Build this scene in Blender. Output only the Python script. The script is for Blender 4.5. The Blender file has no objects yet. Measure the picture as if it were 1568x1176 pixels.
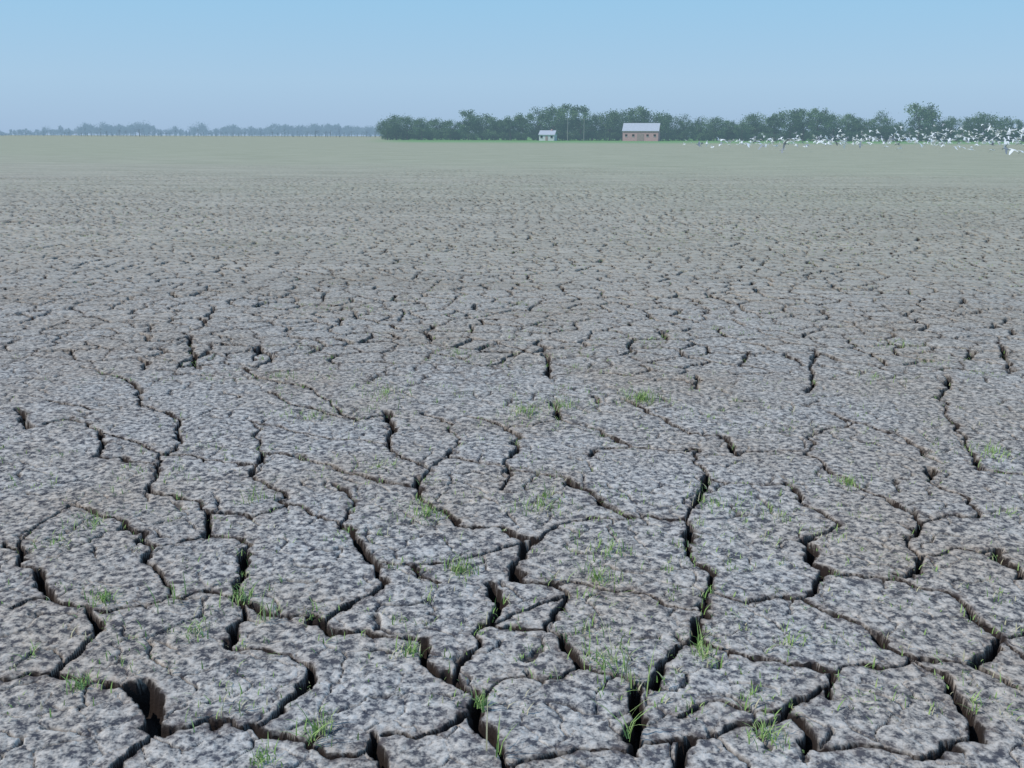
import bpy, math, random
import numpy as np
from mathutils import Matrix, Vector
random.seed(7); rng=np.random.default_rng(7)
sc=bpy.context.scene
# ------------------------------------------------------------ camera
H=1.5; F=1005.0; PITCH=math.radians(13.84); ROLL=math.radians(0.18)
cam=bpy.data.cameras.new("camera"); cam.sensor_width=36; cam.lens=36*F/1024
cam.clip_start=0.05; cam.clip_end=20000
co=bpy.data.objects.new("camera",cam); sc.collection.objects.link(co)
M=Matrix.Rotation(math.pi/2-PITCH,3,'X')@Matrix.Rotation(ROLL,3,'Z')
co.matrix_world=Matrix.Translation((0,0,H))@M.to_4x4(); sc.camera=co
K=1024/1568
def survey(px,py):
    """measured point of the photograph -> metres on the flat ground"""
    d=M@Vector(((px-784)*K,-(py-588)*K,-F)); t=H/-d.z
    return d.x*t,d.y*t
# ------------------------------------------------------------ materials helpers
def mat(name):
    m=bpy.data.materials.new(name); m.use_nodes=True
    nt=m.node_tree; b=nt.nodes["Principled BSDF"]; b.inputs["Roughness"].default_value=0.9
    b.inputs["Specular IOR Level"].default_value=0.15
    return m,nt,b
def N(nt,t,**kw):
    n=nt.nodes.new(t)
    for k,v in kw.items(): setattr(n,k,v)
    return n
def noise(nt,vec,scale,detail=3,rough=0.55):
    n=N(nt,"ShaderNodeTexNoise"); n.inputs["Scale"].default_value=scale
    n.inputs["Detail"].default_value=detail; n.inputs["Roughness"].default_value=rough
    nt.links.new(vec,n.inputs["Vector"]); return n.outputs["Fac"]
def ramp(nt,fac,stops):
    r=N(nt,"ShaderNodeValToRGB"); cr=r.color_ramp
    while len(cr.elements)<len(stops): cr.elements.new(0.5)
    for e,(p,c) in zip(cr.elements,stops):
        e.position=p; e.color=(*c,1) if len(c)==3 else c
    nt.links.new(fac,r.inputs[0]); return r.outputs[0]
def mix(nt,fac,a,b,mode='MIX'):
    m=N(nt,"ShaderNodeMix",data_type='RGBA',blend_type=mode)
    for s,v in ((m.inputs[0],fac),(m.inputs[6],a),(m.inputs[7],b)):
        if isinstance(v,bpy.types.NodeSocket): nt.links.new(v,s)
        elif isinstance(v,tuple): s.default_value=(*v,1)
        else: s.default_value=v
    return m.outputs[2]
def math_(nt,op,a,b=None,clamp=False):
    m=N(nt,"ShaderNodeMath",operation=op); m.use_clamp=clamp
    for s,v in zip(m.inputs,(a,b)):
        if v is None: continue
        if isinstance(v,bpy.types.NodeSocket): nt.links.new(v,s)
        else: s.default_value=v
    return m.outputs[0]
def maprange(nt,v,a,b,c=0,d=1):
    m=N(nt,"ShaderNodeMapRange"); m.interpolation_type='SMOOTHSTEP'
    nt.links.new(v,m.inputs[0])
    for i,q in enumerate((a,b,c,d)): m.inputs[i+1].default_value=q
    return m.outputs[0]
# ------------------------------------------------------------ numpy noise / voronoi
def h01(a,b,s):
    a=a.astype(np.int64).astype(np.uint32); b=b.astype(np.int64).astype(np.uint32)
    h=a*np.uint32(374761393)+b*np.uint32(668265263)+np.uint32(s*974711+12345)
    h=(h^(h>>np.uint32(13)))*np.uint32(1274126177); h=(h^(h>>np.uint32(16)))*np.uint32(2246822519)
    return ((h^(h>>np.uint32(15)))&np.uint32(0xFFFFFF)).astype(np.float32)/np.float32(16777216)
def vn(x,y,s):
    xi=np.floor(x); yi=np.floor(y); fx=x-xi; fy=y-yi
    fx=fx*fx*(3-2*fx); fy=fy*fy*(3-2*fy)
    a=h01(xi,yi,s); b=h01(xi+1,yi,s); c=h01(xi,yi+1,s); d=h01(xi+1,yi+1,s)
    return (a+(b-a)*fx)*(1-fy)+(c+(d-c)*fx)*fy
def voro(x,y,sc_,s):
    x=x/sc_; y=y/sc_; xi=np.floor(x); yi=np.floor(y)
    bd=np.full(x.shape,1e9,np.float32); bx=np.zeros_like(bd); by=np.zeros_like(bd)
    for i in (-1,0,1):
        for j in (-1,0,1):
            cx=xi+i; cy=yi+j
            sx=cx+h01(cx,cy,s)*.92; sy=cy+h01(cx,cy,s+1)*.92
            d=(sx-x)**2+(sy-y)**2; m=d<bd
            bd=np.where(m,d,bd); bx=np.where(m,sx,bx); by=np.where(m,sy,by)
    ed=np.full(x.shape,1e9,np.float32); ph=np.zeros_like(ed)
    for i in (-2,-1,0,1,2):
        for j in (-2,-1,0,1,2):
            if abs(i)+abs(j)==4: continue
            cx=xi+i; cy=yi+j
            sx=cx+h01(cx,cy,s)*.92; sy=cy+h01(cx,cy,s+1)*.92
            dx=sx-bx; dy=sy-by; L=np.sqrt(dx*dx+dy*dy)
            e=np.where(L>1e-3,(((sx+bx)/2-x)*dx+((sy+by)/2-y)*dy)/np.maximum(L,1e-3),1e9)
            m=e<ed; ed=np.where(m,e,ed)
            ph=np.where(m,(sx+bx)*31.7+(sy+by)*17.3,ph)
    ph=np.abs(np.sin(ph*12.9898)*43758.5453); ph=ph-np.floor(ph)
    return ed*sc_,ph
def sst(x,a,b):
    t=np.clip((x-a)/(b-a),0,1); return t*t*(3-2*t)
# ------------------------------------------------------------ surveyed cracks : (width_in_mm, points)
CR=[
(30,[(58,868),(66,895),(78,918)]),(12,[(78,918),(122,926)]),(40,[(122,924),(142,962)]),(26,[(142,962),(115,990),(80,1028)]),
(30,[(80,1028),(125,1046)]),(8,[(10,1032),(80,1028)]),(14,[(125,1046),(170,1042),(208,1038)]),(44,[(208,1038),(232,1080),(258,1110)]),
(14,[(258,1110),(215,1130),(170,1172)]),(13,[(258,1110),(320,1098),(380,1098)]),(26,[(380,1098),(415,1116),(470,1135)]),
(12,[(470,1135),(520,1150),(575,1140)]),(26,[(415,1088),(440,1060),(460,1042),(464,1015)]),(14,[(415,1088),(392,1102)]),(12,[(464,1015),(440,998),(370,990)]),
(24,[(366,992),(366,958)]),(28,[(315,822),(330,780)]),(14,[(318,820),(380,828)]),(34,[(380,830),(378,868),(358,912)]),
(10,[(358,912),(310,900),(262,908),(205,925),(142,930)]),(22,[(358,912),(400,932),(500,950),(520,962),(600,970),(642,976)]),
(36,[(515,800),(548,815),(562,848),(584,864),(576,895)]),(16,[(576,895),(542,925),(500,950)]),
(20,[(385,712),(400,738)]),(9,[(400,738),(440,770),(515,800)]),(14,[(515,800),(545,768),(515,740)]),
(16,[(405,690),(490,706),(530,722),(590,738)]),(14,[(405,690),(385,712)]),(36,[(635,730),(645,756)]),(22,[(645,756),(690,785),(725,802)]),
(12,[(725,802),(770,800)]),(26,[(638,976),(650,1015),(690,1040),(735,1056),(742,1075)]),(24,[(735,1075),(745,1105),(772,1135),(792,1172)]),
(10,[(735,1088),(650,1110),(590,1122)]),(26,[(568,1122),(585,1172)]),(38,[(752,885),(762,925),(750,950)]),(12,[(750,950),(705,1000),(690,1038)]),
(16,[(750,948),(800,955),(840,965),(868,975)]),(40,[(872,972),(876,1022)]),(9,[(876,1022),(780,1035),(740,1058)]),(7,[(876,1022),(940,1030),(980,1045)]),
(24,[(770,800),(815,820)]),(42,[(818,818),(810,842),(792,860),(795,882)]),(10,[(578,852),(640,860),(700,852),(745,836),(812,822)]),
(14,[(640,860),(662,892)]),(12,[(795,882),(850,885),(872,905)]),(9,[(872,905),(855,940),(845,965)]),
(12,[(850,885),(960,900),(1010,915),(1062,928)]),(42,[(1067,922),(1062,978)]),(30,[(1030,985),(1018,1040)]),(14,[(1062,978),(1030,985)]),
(14,[(1018,1040),(980,1050)]),(40,[(980,1048),(975,1100),(968,1140)]),(12,[(1062,978),(1130,995),(1250,1022),(1275,1030)]),(22,[(1268,1030),(1268,1062)]),
(9,[(1275,1030),(1345,1015),(1385,1005)]),(38,[(1050,790),(1056,832)]),(30,[(1056,832),(1085,868),(1090,900),(1078,922)]),
(10,[(1085,905),(1140,915),(1230,912)]),(18,[(1230,912),(1255,882),(1248,862)]),(34,[(1232,825),(1238,850),(1265,872)]),(12,[(1265,872),(1310,878),(1370,885)]),
(28,[(1382,880),(1410,850)]),(24,[(1385,825),(1402,800)]),(14,[(1410,850),(1388,822)]),(14,[(1402,800),(1370,765),(1330,750)]),(20,[(1330,750),(1270,722),(1235,690)]),
(12,[(1380,885),(1460,905)]),(26,[(1460,905),(1500,943),(1530,962)]),(26,[(1535,965),(1488,1012)]),(20,[(1488,1012),(1400,1005)]),(32,[(1400,1005),(1372,990),(1345,965)]),
(14,[(1345,965),(1285,935),(1230,912)]),(24,[(1490,1012),(1562,1045)]),(12,[(1530,962),(1566,960)]),(26,[(1435,1030),(1450,1062),(1484,1100),(1492,1125)]),
(8,[(1385,1005),(1435,1030)]),(18,[(1275,1035),(1240,1058),(1212,1085)]),(7,[(1212,1088),(1150,1078),(1100,1076),(1040,1090)]),(28,[(1212,1085),(1230,1125),(1245,1140)]),
(12,[(1245,1140),(1330,1138),(1400,1152),(1450,1146),(1492,1125)]),(34,[(1052,1132),(1050,1172)]),(9,[(972,1120),(1050,1132),(1130,1108),(1210,1090)]),
(9,[(968,1140),(880,1140),(785,1162)]),(26,[(860,730),(900,755),(958,785)]),(9,[(958,785),(1020,788),(1050,785)]),(8,[(958,785),(880,792),(840,802),(818,818)]),
(12,[(640,738),(655,715),(690,700)]),(18,[(780,650),(795,668),(782,698)]),(18,[(782,698),(770,745)]),(14,[(650,625),(690,645)]),(12,[(720,632),(782,650)]),
(36,[(588,625),(600,655),(590,680),(606,695)]),(8,[(540,640),(588,628)]),(22,[(915,655),(965,685)]),(12,[(965,685),(1065,690)]),(26,[(908,605),(916,612)]),
(16,[(960,608),(1015,640),(1060,662)]),(24,[(1065,708),(1080,735),(1072,762)]),(12,[(1072,762),(1050,788)]),(10,[(1078,735),(1200,740)]),(24,[(1200,738),(1218,758)]),(11,[(1218,758),(1280,802),(1235,825)]),
(40,[(1105,665),(1118,695)]),(10,[(1118,692),(1235,688)]),(22,[(1422,715),(1430,738)]),(18,[(1430,738),(1485,765),(1495,792)]),(18,[(1380,668),(1425,702)]),
(36,[(1488,695),(1500,716)]),(12,[(1500,716),(1562,722)]),(9,[(1402,800),(1450,792),(1495,792)]),(30,[(1525,845),(1566,885)]),(7,[(1410,850),(1470,845),(1525,845)]),
(26,[(110,770),(140,780)]),(10,[(140,780),(175,792)]),(26,[(175,792),(195,815),(235,835)]),(14,[(235,835),(230,862),(250,882)]),(8,[(250,882),(262,908)]),
(26,[(240,708),(225,755)]),(14,[(262,760),(315,778),(330,780)]),(10,[(225,755),(262,760)]),(30,[(250,688),(272,692)]),(12,[(250,690),(240,708)]),
(24,[(10,832),(30,842),(30,868)]),(8,[(30,868),(58,868)]),(28,[(200,580),(220,600),(214,620)]),(16,[(214,620),(280,640),(275,680),(256,690)]),(12,[(120,560),(200,580)]),
(20,[(110,640),(160,658),(155,692)]),(34,[(28,628),(42,655)]),(14,[(70,615),(150,628)]),(22,[(345,598),(366,606)]),(26,[(368,560),(400,575)]),(11,[(400,575),(470,590)]),
(16,[(385,640),(462,660)]),(16,[(410,598),(445,614)]),(34,[(292,518),(300,562)]),(24,[(398,530),(388,550)]),(34,[(840,538),(840,575)]),(34,[(840,610),(858,636)]),
(30,[(1065,575),(1065,592)]),(26,[(1248,538),(1238,600)]),(22,[(1148,540),(1138,560)]),(22,[(1270,630),(1305,645)]),(28,[(1452,578),(1438,610)]),(36,[(1535,535),(1548,575)]),
(30,[(545,474),(545,488)]),(30,[(655,508),(660,520)]),(26,[(618,470),(612,492)]),(26,[(325,470),(318,492)]),(9,[(330,780),(385,790),(440,772)]),(8,[(590,738),(635,745)]),
(8,[(690,700),(770,715)]),(9,[(860,730),(790,722),(770,720)]),(8,[(606,695),(650,715)]),(8,[(110,770),(60,800),(30,842)]),(8,[(235,835),(300,822),(318,820)]),
(9,[(1566,1000),(1530,965)]),(9,[(10,930),(60,915),(78,918)]),(10,[(366,958),(360,915)]),(22,[(905,700),(912,690)]),(8,[(912,690),(965,685)]),(9,[(870,905),(800,930),(755,948)]),
(5,[(1065,690),(1065,708)]),(5,[(1235,690),(1240,668),(1305,645)]),(4,[(690,645),(700,668),(690,700)]),(5,[(470,590),(540,640)]),(5,[(462,660),(590,680)]),
(4,[(405,690),(385,640)]),(5,[(272,692),(385,712)]),(5,[(155,692),(240,708)]),(5,[(42,655),(110,640)]),(5,[(858,636),(915,655)]),(5,[(1060,662),(1105,665)]),(5,[(1305,645),(1380,668)]),
(3,[(1438,610),(1488,695)]),(4,[(782,650),(858,636)]),(4,[(445,614),(540,640)]),(4,[(160,658),(256,690)])]
# ------------------------------------------------------------ ground sheet (one mesh, fine where the mud is close)
CY=-1.0
th=np.arange(-0.86,0.86,0.00125)
thb=np.linspace(0.86,2*math.pi-0.86,46)
th=np.concatenate([th,thb[:-1]])
r=[0.02,0.4,0.8,1.2,1.6,2.0,2.3,2.5]
while r[-1]<70:
    q=r[-1]; k=0.0012 if q<5 else (0.0012+0.0018*(q-5)/5 if q<10 else (0.003+0.003*min((q-10)/15,1)))
    r.append(q*(1+k))
while r[-1]<9000: r.append(r[-1]*1.06)
r=np.array(r); nr=len(r); nt_=len(th)
R,T=np.meshgrid(r,th,indexing='ij')
X=(R*np.sin(T)).astype(np.float32); Y=(CY+R*np.cos(T)).astype(np.float32)
ncut=int(np.searchsorted(r,72)); nd=len(th)-45
xs=X[:ncut]; ys=Y[:ncut]; RR=R[:ncut].astype(np.float32)
wx=xs+(vn(xs*9,ys*9,1)-.5)*.06+(vn(xs*28,ys*28,2)-.5)*.028+(vn(xs*70,ys*70,3)-.5)*.007
wy=ys+(vn(xs*9,ys*9,4)-.5)*.06+(vn(xs*28,ys*28,5)-.5)*.028+(vn(xs*70,ys*70,6)-.5)*.007
pen=np.full(xs.shape,-1.0,np.float32)   # half width minus distance
for (w,pts) in CR:
    w=w*0.72+5
    P=[survey(*p) for p in pts]
    for a,b in zip(P[:-1],P[1:]):
        mg=0.12
        cs=[(a[0],a[1]),(b[0],b[1])]
        rr=[math.hypot(c[0],c[1]-CY) for c in cs]; tt=[math.atan2(c[0],c[1]-CY) for c in cs]
        i0,i1=np.searchsorted(r,min(rr)-mg),np.searchsorted(r,max(rr)+mg)
        da=mg/min(rr)
        j0,j1=np.searchsorted(th[:nd],min(tt)-da),np.searchsorted(th[:nd],max(tt)+da)
        i1=min(i1,ncut)
        sx=wx[i0:i1,j0:j1]; sy=wy[i0:i1,j0:j1]
        if sx.size==0: continue
        dx=b[0]-a[0]; dy=b[1]-a[1]; L2=dx*dx+dy*dy+1e-9
        t=np.clip(((sx-a[0])*dx+(sy-a[1])*dy)/L2,0,1)
        d=np.sqrt((sx-a[0]-t*dx)**2+(sy-a[1]-t*dy)**2)
        ww=w*0.001*0.5*(0.40+1.2*vn(sx*7,sy*7,9))
        pen[i0:i1,j0:j1]=np.maximum(pen[i0:i1,j0:j1],ww-d)
# procedural plates further out
e1,p1=voro(wx,wy,0.28,21)
w1=(0.002+0.040*p1**1.9)*(0.30+1.2*vn(xs*2.2,ys*2.2,31))*0.5
far=sst(ys,4.9,7.0)
pen=np.maximum(pen,np.where(far>0,w1*far-e1-(1-far)*0.03,-1))
# hairline secondary cracks
e2,p2=voro(wx,wy,0.13,41)
w2=np.maximum(p2-0.52,0)*0.024*vn(xs*3,ys*3,33)*(1+.5*far)
pen2=w2-e2
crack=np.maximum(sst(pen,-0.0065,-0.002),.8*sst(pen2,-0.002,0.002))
z=-(sst(pen,-0.003,0.004))*np.clip(0.04+pen*5,0.03,0.11)
z=np.minimum(z,-(sst(pen2,-0.002,0.002))*0.015)
z-=0.002*np.exp(np.minimum(pen,0)/0.008)+0.002*np.exp(np.minimum(pen2,0)/0.006)
near=1-sst(RR,14,40)
z+=near*((vn(xs*45,ys*45,51)-.5)*.005+(vn(xs*90,ys*90,52)-.5)*.004+(vn(xs*14,ys*14,53)-.5)*.006)*(1-crack)
z+=(vn(xs*1.1,ys*1.1,54)-.5)*.03+(vn(xs*.25,ys*.25,55)-.5)*.05
zf=(1-sst(RR,50,68))
fade=(1-sst(RR+(vn(xs*.3,ys*.3,61)-.5)*18,11,56))
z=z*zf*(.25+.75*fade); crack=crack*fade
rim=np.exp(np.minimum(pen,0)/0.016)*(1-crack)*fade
Z=np.zeros(X.shape,np.float32); Z[:ncut]=z
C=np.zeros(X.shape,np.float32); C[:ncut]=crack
RM=np.zeros(X.shape,np.float32); RM[:ncut]=rim
idx=np.arange(nr*nt_).reshape(nr,nt_); nx=np.roll(idx,-1,axis=1)
quads=np.stack([idx[:-1],idx[1:],nx[1:],nx[:-1]],-1).reshape(-1,4)[:,::-1]
def mesh_np(name,V,Q,smooth=True):
    me=bpy.data.meshes.new(name); me.vertices.add(len(V)); me.vertices.foreach_set("co",np.ascontiguousarray(V,dtype=np.float32).ravel())
    n=Q.shape[1]; me.loops.add(Q.size); me.loops.foreach_set("vertex_index",np.ascontiguousarray(Q,dtype=np.int32).ravel())
    me.polygons.add(len(Q)); me.polygons.foreach_set("loop_start",np.arange(0,Q.size,n,dtype=np.int32))
    me.polygons.foreach_set("use_smooth",np.full(len(Q),smooth)); me.update(calc_edges=True); return me
V=np.stack([X,Y,Z],-1).reshape(-1,3)
gm=mesh_np("ground",V,quads)
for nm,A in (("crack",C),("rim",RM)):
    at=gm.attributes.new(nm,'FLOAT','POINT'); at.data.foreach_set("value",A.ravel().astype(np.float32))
ground=bpy.data.objects.new("ground",gm); sc.collection.objects.link(ground)
if gm.polygons[len(gm.polygons)//2].normal.z<0: gm.flip_normals()
m,nt,b=mat("cracked_mud"); b.inputs["Specular IOR Level"].default_value=0.05
geo=N(nt,"ShaderNodeNewGeometry"); pos=geo.outputs["Position"]
sep=N(nt,"ShaderNodeSeparateXYZ"); nt.links.new(pos,sep.inputs[0])
n1=noise(nt,pos,34,3,0.62); n2=noise(nt,pos,120,1,0.6); n3=noise(nt,pos,0.9,3)
nm=math_(nt,'ADD',math_(nt,'MULTIPLY',n1,0.75),math_(nt,'MULTIPLY',n2,0.25))
mud=ramp(nt,nm,[(0.405,(0.085,0.087,0.105)),(0.465,(0.26,0.252,0.25)),(0.525,(0.45,0.425,0.40)),(0.62,(0.66,0.625,0.585))])
mud=mix(nt,maprange(nt,n3,0.35,0.7),mud,mix(nt,1.0,mud,(0.92,0.84,0.76),'MULTIPLY'))
mp=N(nt,"ShaderNodeMapping"); mp.inputs["Scale"].default_value=(0.25,1,1); nt.links.new(pos,mp.inputs[0])
s1=noise(nt,mp.outputs[0],0.06,3); s2=noise(nt,mp.outputs[0],0.8,5,0.8)
tanc=ramp(nt,s2,[(0.3,(0.35,0.315,0.265)),(0.7,(0.57,0.515,0.44))])
mud=mix(nt,maprange(nt,sep.outputs[1],3.2,15,0,0.8),mud,tanc)
grn=ramp(nt,s2,[(0.3,(0.31,0.335,0.235)),(0.7,(0.48,0.485,0.36))])
ye=math_(nt,'ADD',sep.outputs[1],math_(nt,'MULTIPLY',math_(nt,'SUBTRACT',s1,0.5),50))
ye=math_(nt,'ADD',ye,math_(nt,'MULTIPLY',sep.outputs[0],0.6))
mud=mix(nt,maprange(nt,ye,-8,70,0,0.85),mud,grn)
strip=(0.20,0.38,0.18)
xr=maprange(nt,math_(nt,'ADD',sep.outputs[0],math_(nt,'MULTIPLY',sep.outputs[1],0.12)),-10,10)
mud=mix(nt,math_(nt,'MULTIPLY',maprange(nt,sep.outputs[1],200,320,0,0.85),xr),mud,strip)
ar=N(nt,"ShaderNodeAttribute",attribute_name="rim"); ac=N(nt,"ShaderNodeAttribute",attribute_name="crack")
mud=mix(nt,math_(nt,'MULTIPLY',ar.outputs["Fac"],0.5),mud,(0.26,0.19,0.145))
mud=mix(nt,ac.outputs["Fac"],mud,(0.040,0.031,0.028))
nt.links.new(mud,b.inputs["Base Color"])
bp=N(nt,"ShaderNodeBump"); bp.inputs["Distance"].default_value=0.010; bp.inputs["Strength"].default_value=0.65
nt.links.new(nm,bp.inputs["Height"]); nt.links.new(bp.outputs[0],b.inputs["Normal"])
gm.materials.append(m)
# ------------------------------------------------------------ grass sprouts
def grass():
    Vs=[];Fs=[];Cs=[]
    def blade(x,y,z0,h,w,az,lean,c):
        ux,uy=math.cos(az),math.sin(az); px,py=-uy,ux; base=len(Vs)
        for k,(t,wf) in enumerate(((0,1),(.4,.9),(.75,.55),(1,.05))):
            cx=x+ux*lean*h*t*t; cy=y+uy*lean*h*t*t; cz=z0+h*t*(1-.25*lean*t)
            Vs.append((cx-px*w*wf/2,cy-py*w*wf/2,cz)); Vs.append((cx+px*w*wf/2,cy+py*w*wf/2,cz))
        for k in range(3):
            Fs.append((base+2*k,base+2*k+1,base+2*k+3,base+2*k+2)); Cs.append(c)
    def tuft(x,y,n,rad,h,dry=0.1):
        for _ in range(n):
            a=random.random()*6.28; rr=rad*abs(random.gauss(0,.55))
            blade(x+rr*math.cos(a),y+rr*math.sin(a)*1.2,-0.012,h*random.uniform(.5,1.25),random.uniform(.0022,.005),random.random()*6.28,random.uniform(.1,1.1),1.0 if random.random()<dry else random.random()*.6)
    L=[(655,785,90,.13,.04),(640,770,35,.1,.04),(830,772,80,.16,.04),(835,760,10,.03,.10),(805,628,100,.2,.045),(985,610,160,.12,.06),(700,870,70,.10,.04),(708,872,20,.05,.05),
    (915,882,80,.09,.045),(370,915,50,.06,.05),(160,915,60,.07,.04),(85,832,60,.12,.04),(145,800,80,.14,.045),(1078,1003,60,.06,.045),(1073,990,8,.03,.10),(1175,1125,70,.07,.04),
    (488,1115,60,.06,.045),(483,1130,7,.03,.10),(628,995,40,.05,.045),(940,1010,40,.10,.05),(955,1035,14,.06,.14),(925,1020,10,.07,.11),(958,1120,8,.03,.12),(402,1160,60,.05,.03),
    (1300,742,60,.1,.05),(1520,692,80,.14,.05),(402,945,12,.05,.11),(735,1078,30,.04,.05),(762,1150,6,.03,.13),(122,1048,40,.04,.04),(935,838,60,.14,.035),(580,715,70,.2,.035),(590,600,60,.2,.04),
    (480,635,60,.2,.04),(300,965,50,.07,.035),(1210,985,40,.09,.05),(1100,770,60,.15,.04),(1340,580,80,.2,.05),(1500,575,80,.2,.05),(1385,530,70,.2,.05),(385,765,20,.1,.09),(265,920,12,.06,.09),
    (890,965,40,.12,.045),(430,575,70,.2,.035),(1150,1060,35,.08,.035),(860,620,70,.2,.045),(1545,790,40,.1,.05),(1180,780,50,.2,.04),(1440,560,80,.3,.05),(700,540,60,.25,.04),(1000,520,70,.3,.04)]
    for (px,py,n,rad,h) in L:
        x,y=survey(px,py); tuft(x,y,n,rad,h,0.12)
    for _ in range(13000):
        y=2.4+34*random.random()**1.2; x=random.uniform(-.72,.72)*(y+1)
        if x<0 and random.random()<.35: continue
        tuft(x,y,random.randint(2,8),random.uniform(.02,.10),random.uniform(.012,.036),.25)
    me=mesh_np("grass_sprouts",np.array(Vs),np.array(Fs),False)
    at=me.attributes.new("tone",'FLOAT','FACE'); at.data.foreach_set("value",np.array(Cs,dtype=np.float32))
    o=bpy.data.objects.new("grass_sprouts",me); sc.collection.objects.link(o)
    m,nt,b=mat("sprout_green"); a=N(nt,"ShaderNodeAttribute",attribute_name="tone")
    nt.links.new(ramp(nt,a.outputs["Fac"],[(0,(0.22,0.38,0.10)),(0.55,(0.38,0.50,0.19)),(0.8,(0.50,0.48,0.27)),(1,(0.56,0.52,0.34))]),b.inputs["Base Color"])
    me.materials.append(m)
grass()
# ------------------------------------------------------------ trees
def leafmat(name,dark,light,air,airs):
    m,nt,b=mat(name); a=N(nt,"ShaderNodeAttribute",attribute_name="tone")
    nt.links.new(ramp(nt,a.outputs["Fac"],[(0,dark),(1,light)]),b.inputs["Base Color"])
    b.inputs["Emission Color"].default_value=(*air,1); b.inputs["Emission Strength"].default_value=airs  # leaves given a sky-blue glow to imitate haze in the air between
    return m
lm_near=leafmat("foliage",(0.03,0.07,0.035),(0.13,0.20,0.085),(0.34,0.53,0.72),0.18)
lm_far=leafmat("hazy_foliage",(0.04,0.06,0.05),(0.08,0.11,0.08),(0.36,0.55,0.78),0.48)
bm,nt,bb=mat("bark"); bb.inputs["Base Color"].default_value=(0.09,0.08,0.07,1)
bb.inputs["Emission Color"].default_value=(.36,.55,.72,1); bb.inputs["Emission Strength"].default_value=.18  # haze painted in: bark glows pale blue like the leaves
def tree_mesh(name,seed,h,wd,bottom,nclump,nleaf,ls,lm):
    g=np.random.default_rng(seed); Vs=[];Fs=[];tone=[];mi=[]
    def tube(p0,p1,r0,r1):
        p0=np.array(p0,float);p1=np.array(p1,float);d=p1-p0;d/=np.linalg.norm(d)
        u=np.cross(d,[0,1,.1]);u/=np.linalg.norm(u);v=np.cross(d,u);b0=len(Vs)
        for p,rr in ((p0,r0),((p0+p1)/2+g.normal(0,.1,3),(r0+r1)/2),(p1,r1)):
            for k in range(7):
                a=k/7*6.283; Vs.append(p+rr*(u*math.cos(a)+v*math.sin(a)))
        for s in range(2):
            for k in range(7):
                Fs.append((b0+s*7+k,b0+s*7+(k+1)%7,b0+s*7+7+(k+1)%7,b0+s*7+7+k)); tone.append(0); mi.append(1)
    top=h*0.55; tr=h*.022
    tube((0,0,-.2),(g.normal(0,.2),g.normal(0,.2),top),tr*1.3,tr*.7)
    cl=[]
    cz=(bottom+h)/2; hz=(h-bottom)/2
    for i in range(nclump):
        for _ in range(50):
            p=g.uniform(-1,1,3)
            if np.linalg.norm(p)<1 and g.random()<0.25+np.linalg.norm(p): break
        prof=1-0.25*max(p[2],0)
        c=np.array([p[0]*wd/2*.85*prof,p[1]*wd/2*.85*prof,cz+p[2]*hz*.85]); c[2]+=g.normal(0,.25)
        cl.append(c)
    for c in cl[:9]:
        s=np.array([0,0,g.uniform(.3,.9)*top]); tube(s,c,tr*.5,tr*.12)
    V=np.array(Vs); nb=len(Vs)
    LV=[];LF=[];k=nb
    for c in cl:
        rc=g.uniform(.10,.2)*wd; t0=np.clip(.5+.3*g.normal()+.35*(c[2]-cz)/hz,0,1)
        n=int(nleaf/nclump); p=g.normal(0,.5,(n,3))*[rc,rc,rc*.75]+c
        p[:,2]=np.maximum(p[:,2],0.15)
        for q in p:
            a=g.normal(size=3);a/=np.linalg.norm(a);bv=np.cross(a,g.normal(size=3));bv/=np.linalg.norm(bv)
            s=ls*g.uniform(.6,1.3)
            LV+= [q-a*s,q-bv*s*.6,q+a*s,q+bv*s*.6]; LF.append((k,k+1,k+2,k+3)); k+=4
            tone.append(float(np.clip(t0+g.normal(0,.15),0,1))); mi.append(0)
    V=np.vstack([V,np.array(LV)]); Fa=np.array(Fs+LF)
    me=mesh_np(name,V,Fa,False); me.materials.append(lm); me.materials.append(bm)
    me.polygons.foreach_set("material_index",np.array(mi,dtype=np.int32))
    at=me.attributes.new("tone",'FLOAT','FACE'); at.data.foreach_set("value",np.array(tone,dtype=np.float32))
    return me
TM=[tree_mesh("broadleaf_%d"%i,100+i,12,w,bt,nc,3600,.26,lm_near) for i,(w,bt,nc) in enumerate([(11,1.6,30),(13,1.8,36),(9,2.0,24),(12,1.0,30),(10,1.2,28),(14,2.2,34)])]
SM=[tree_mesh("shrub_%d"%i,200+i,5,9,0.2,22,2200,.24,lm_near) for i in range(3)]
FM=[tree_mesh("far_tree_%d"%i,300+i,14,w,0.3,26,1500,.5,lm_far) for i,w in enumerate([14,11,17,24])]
def row(name):
    e=bpy.data.objects.new(name,None); sc.collection.objects.link(e); return e
def inst(me,par,name,x,y,s,sz=None):
    o=bpy.data.objects.new(name,me); sc.collection.objects.link(o); o.parent=par
    o.location=(x,y,0); o.scale=(s,s,sz or s); o.rotation_euler=(0,0,random.random()*6.28); return o
AZ=lambda px:(px-784)*K/(F*math.cos(PITCH)+247.5*math.sin(PITCH))
near_row=row("tree_row")
D=395
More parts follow.
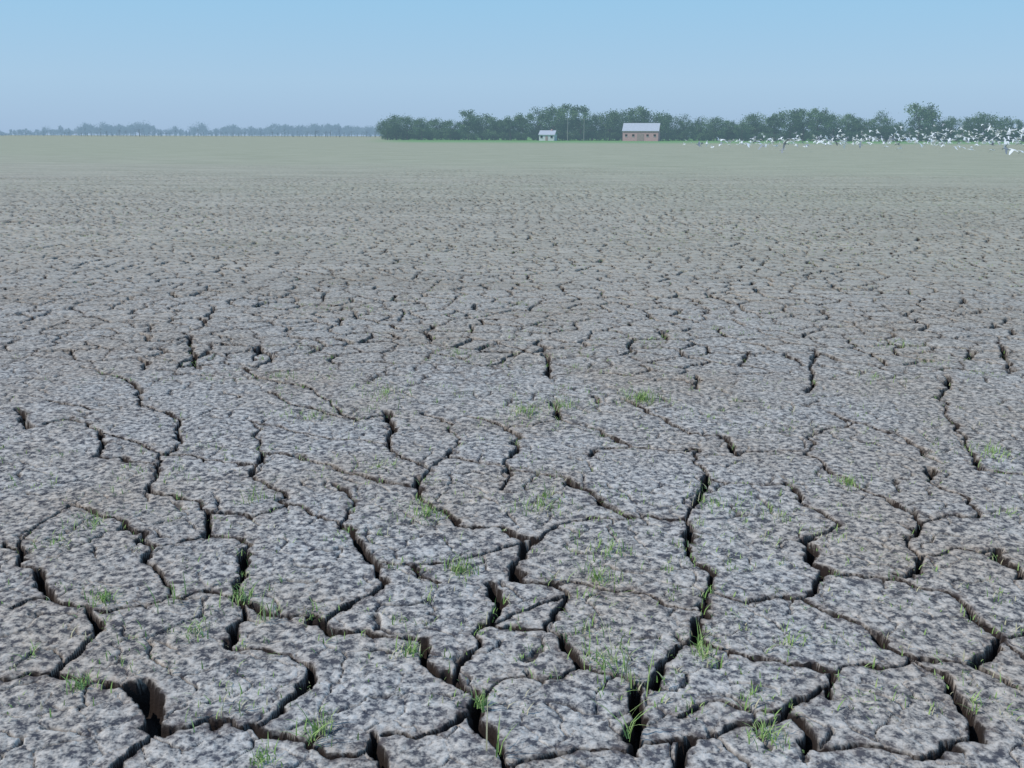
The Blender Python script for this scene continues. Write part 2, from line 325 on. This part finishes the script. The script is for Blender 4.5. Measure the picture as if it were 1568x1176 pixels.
prof=[(592,184,1),(606,179,1),(622,181,1),(645,183,1),(668,184,1),(688,186,1),(716,173,1),(738,176,1),(757,180,1),(780,178,1),(800,174,1),(822,172,1),(848,167,1),(868,165,1),(888,167,1),(905,178,1),
(932,174,1),(952,168,1),(975,168,1),(998,171,1),(1022,176,1),(1045,181,1),(1070,184,1),(1092,182,1),(1115,186,1),(1135,188,1),(1155,177,1),(1185,174,1),(1207,168,1),(1228,172,1),(1250,169,1),(1275,178,1),(1298,177,1),
(1322,181,1),(1345,177,1),(1372,188,1),(1405,162,1),(1432,186,1),(1455,180,1),(1480,183,1),(1505,174,1),(1528,180,1),(1552,186,1),(1580,180,1),(1610,175,1),(1650,178,1),(1690,172,1),(1740,178,1)]
def horizon(px): return 209+(px-784)*0.0032
MPP=K/F
for px,ty,_ in prof:
    d=D+random.uniform(-8,35); hgt=(horizon(px)-ty)*MPP*d*1.08+H
    inst(random.choice(TM),near_row,"tree",AZ(px)*d,d,hgt/12*random.uniform(.98,1.15),hgt/12)
for px in np.arange(590,1760,8):
    d=D+random.uniform(-6,40); s=random.uniform(.5,.95)
    inst(random.choice(SM),near_row,"shrub",AZ(px+random.uniform(-4,4))*d,d+4,s)
for px in np.arange(600,1760,18):
    d=D+random.uniform(35,75); hgt=random.uniform(5,8)
    inst(random.choice(TM),near_row,"tree",AZ(px)*d,d,hgt/10,hgt/12)
far_row=row("distant_tree_row")
lv=11
for px in np.arange(-180,660,4.2):
    d=1250+random.uniform(0,200)
    lv+=random.uniform(-2.4,2.4)+(13-lv)*.12
    base=lv*(0.55 if px<60 else 1)
    hh=(base+random.choice((0,0,0,2,4,-2)))*MPP*d
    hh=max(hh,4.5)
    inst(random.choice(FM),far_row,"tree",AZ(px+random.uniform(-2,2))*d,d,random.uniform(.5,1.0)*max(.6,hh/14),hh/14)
# ------------------------------------------------------------ buildings
def pm(name,c,rough=.8,var=0.15,scale=2):
    m,nt,b=mat(name); g=N(nt,"ShaderNodeNewGeometry"); f=noise(nt,g.outputs["Position"],scale,4)
    nt.links.new(ramp(nt,f,[(0.3,tuple(v*(1-var) for v in c)),(0.7,c)]),b.inputs["Base Color"]); b.inputs["Roughness"].default_value=rough
    return m
red=pm("weathered_red_brick",(0.74,0.50,0.50)); white=pm("white_paint",(0.80,0.81,0.82)); tin=pm("pale_tin_roof",(0.56,0.60,0.66),.6)
glass=pm("dark_glass",(0.14,0.16,0.18),.3); wood=pm("weathered_wood",(0.52,0.42,0.41))
def part(par,name,verts,faces,m):
    me=bpy.data.meshes.new(name); me.from_pydata(verts,[],faces); me.materials.append(m); me.update()
    o=bpy.data.objects.new(name,me); sc.collection.objects.link(o); o.parent=par; return o
def boxp(par,name,x0,x1,y0,y1,z0,z1,m):
    v=[(x,y,z) for z in (z0,z1) for y in (y0,y1) for x in (x0,x1)]
    return part(par,name,v,[(0,2,3,1),(4,5,7,6),(0,1,5,4),(2,6,7,3),(0,4,6,2),(1,3,7,5)],m)
def building(name,px,d,L,W,wh,rh,wm,rm,rot,nwin,door_w,chim=False):
    e=bpy.data.objects.new(name,None); sc.collection.objects.link(e)
    l=L/2;w=W/2
    part(e,"walls",[(-l,-w,0),(l,-w,0),(l,w,0),(-l,w,0),(-l,-w,wh),(l,-w,wh),(l,w,wh),(-l,w,wh),(-l,0,wh+rh),(l,0,wh+rh)],
      [(0,1,5,4),(2,3,7,6),(0,4,8,7,3),(1,2,6,9,5)],wm)
    o=.25; t=.15; sl=rh/w
    z0=wh-o*sl+.03; zr=wh+rh+.03
    part(e,"roof",[(-l-o,-w-o,z0),(l+o,-w-o,z0),(l+o,0,zr),(-l-o,0,zr),(l+o,w+o,z0),(-l-o,w+o,z0),
       (-l-o,-w-o,z0+t),(l+o,-w-o,z0+t),(l+o,0,zr+t),(-l-o,0,zr+t),(l+o,w+o,z0+t),(-l-o,w+o,z0+t)],
      [(0,3,2,1),(3,5,4,2),(6,7,8,9),(9,8,10,11),(0,1,7,6),(5,11,10,4),(0,6,9,3),(3,9,11,5),(1,2,8,7),(2,4,10,8)],rm)
    boxp(e,"door",-door_w/2,door_w/2,-w-.06,-w+.02,0,min(wh*.8,2.6 if door_w>1.5 else 2.1),wood)
    k=0
    for i in range(nwin):
        x=-l+L*(i+.5)/nwin
        if abs(x)<door_w/2+.7: continue
        k+=1; boxp(e,"window_%d"%k,x-.4,x+.4,-w-.03,-w+.02,wh*.45,wh*.45+.8,glass)
        boxp(e,"window_sill_%d"%k,x-.5,x+.5,-w-.07,-w+.01,wh*.45-.12,wh*.45-.003,white)
    if chim: boxp(e,"chimney",l*.4,l*.4+.5,-.3,.3,wh+rh*.6,wh+rh+.6,red)
    e.location=(AZ(px)*d,d,0); e.rotation_euler=(0,0,math.radians(rot)); return e
building("barn",981,372,12.6,9,3.5,2.6,red,tin,-12,5,2.4)
building("house",838,378,5.6,5,2.1,1.4,white,tin,-14,3,.9,True)
def pole(px,d,h):
    e=bpy.data.objects.new("utility_pole",None); sc.collection.objects.link(e); x=AZ(px)*d
    V=[];Fc=[]
    for z,r_ in ((0,.14),(h,.08)):
        for k in range(8): V.append((r_*math.cos(k*.785),r_*math.sin(k*.785),z))
    Fc=[(k,(k+1)%8,8+(k+1)%8,8+k) for k in range(8)]+[tuple(range(8,16))]
    part(e,"shaft",V,Fc,pole_m); boxp(e,"crossarm",-1,1,.1,.22,h-.7,h-.55,pole_m)
    for i,q in enumerate((-.85,0.45,.85)): boxp(e,"insulator_%d"%i,q-.05,q+.05,.11,.21,h-.547,h-.37,white)
    e.location=(x,d,0)
pole_m=pm("bleached_pole_wood",(0.42,0.43,0.43))
for px in (868,893): pole(px,370,8)
# ------------------------------------------------------------ bird flock
def bird_geo(flap,g):
    V=[];Fc=[]
    st=[(-.30,.005),(-.2,.035),(-.05,.07),(.1,.065),(.2,.035),(.27,.04),(.31,.025),(.38,.004)]
    for x,rr in st:
        for k in range(6): V.append((x,rr*math.cos(k*1.047),rr*.9*math.sin(k*1.047)+(.02 if x>.19 else 0)))
    for s in range(len(st)-1):
        for k in range(6): Fc.append((s*6+k,s*6+(k+1)%6,s*6+6+(k+1)%6,s*6+6+k))
    b=len(V); V+=[(-.18,-.02,0),(-.18,.02,0),(-.40,.08,0),(-.40,-.08,0)]; Fc.append((b,b+1,b+2,b+3))
    for sd in (-1,1):
        a1=flap; a2=flap*.4-.25
        y1=.28*math.cos(a1);z1=.28*math.sin(a1); y2=y1+.32*math.cos(a2); z2=z1+.32*math.sin(a2)
        b=len(V)
        V+=[(.12,sd*.04,.03),(-.10,sd*.04,.03),(.15,sd*y1,z1+.03),(-.08,sd*y1,z1+.03),(.02,sd*y2,z2+.03),(-.06,sd*y2,z2+.03)]
        Fc+=[(b,b+2,b+3,b+1),(b+2,b+4,b+5,b+3)]
    return np.array(V),Fc
BV=[];BF=[];BT=[];off=0
for i in range(1000):
    u=random.random()**.55
    az=math.radians(9.0+25*u); d=random.uniform(150,260)
    spread=.35+.95*u
    z=H+d/150*(-1.2+2.1*u+random.gauss(0,.9)*spread)
    if z<.4: z=random.uniform(.3,1.3); d=random.uniform(95,190)
    if z>8: z=random.uniform(1,5)
    V_,F_=bird_geo(random.uniform(-.6,.95),None)
    s=random.uniform(.7,1.1); h=random.gauss(2.9,.6); bank=random.gauss(0,.4); pit=random.gauss(.1,.15)
    m3=np.array(Matrix.Rotation(h,3,'Z')@Matrix.Rotation(-pit,3,'Y')@Matrix.Rotation(bank,3,'X'))
    V_=V_@m3.T*s+np.array([math.sin(az)*d,math.cos(az)*d,z])
    BV.append(V_); tt=1 if random.random()<.8 else 0
    for f in F_: BF.append(tuple(k+off for k in f)); BT.append(tt)
    off+=len(V_)
me=mesh_np("flock_of_birds",np.vstack(BV),np.array(BF),False)
at=me.attributes.new("tone",'FLOAT','FACE'); at.data.foreach_set("value",np.array(BT,dtype=np.float32))
m,nt,b=mat("feathers"); a=N(nt,"ShaderNodeAttribute",attribute_name="tone")
nt.links.new(ramp(nt,a.outputs["Fac"],[(0,(0.35,0.38,0.42)),(1,(0.88,0.90,0.91))]),b.inputs["Base Color"]); me.materials.append(m)  # grey end paints in the shade on backlit birds
o=bpy.data.objects.new("flock_of_birds",me); sc.collection.objects.link(o)
# ------------------------------------------------------------ light
SE,SA=48,-104    # elevation, azimuth clockwise from +Y (view direction)
w=bpy.data.worlds.new("World"); sc.world=w; w.use_nodes=True; nt=w.node_tree
bg=nt.nodes["Background"]; sky=nt.nodes.new("ShaderNodeTexSky"); sky.sky_type='NISHITA'; sky.sun_disc=False
sky.sun_elevation=math.radians(SE); sky.sun_rotation=math.radians(SA); sky.air_density=1.0; sky.dust_density=0.6; sky.ozone_density=2.5; sky.altitude=0
# summer haze over the clear sky : pale blue veil, thickest near the horizon
tc=N(nt,"ShaderNodeTexCoord"); sp=N(nt,"ShaderNodeSeparateXYZ"); nt.links.new(tc.outputs["Generated"],sp.inputs[0])
hz=ramp(nt,sp.outputs[2],[(0.0,(0.36,0.52,0.74)),(0.05,(0.39,0.59,0.80)),(0.14,(0.31,0.59,0.84)),(0.6,(0.20,0.38,0.66))])
vm=N(nt,"ShaderNodeVectorMath",operation='SCALE'); nt.links.new(hz,vm.inputs[0]); vm.inputs[3].default_value=10
nt.links.new(mix(nt,0.9,sky.outputs[0],vm.outputs[0]),bg.inputs[0]); bg.inputs[1].default_value=0.1
sl=bpy.data.lights.new("sun",'SUN'); sl.energy=2.5; sl.angle=math.radians(.5); sl.color=(1,.93,.84)
so=bpy.data.objects.new("sun",sl); sc.collection.objects.link(so)
dv=Vector((math.sin(math.radians(SA))*math.cos(math.radians(SE)),math.cos(math.radians(SA))*math.cos(math.radians(SE)),math.sin(math.radians(SE))))
so.rotation_euler=dv.to_track_quat('Z','Y').to_euler(); so.location=(0,0,30)
sc.view_settings.view_transform='Standard'; sc.view_settings.look='None'; sc.view_settings.exposure=0
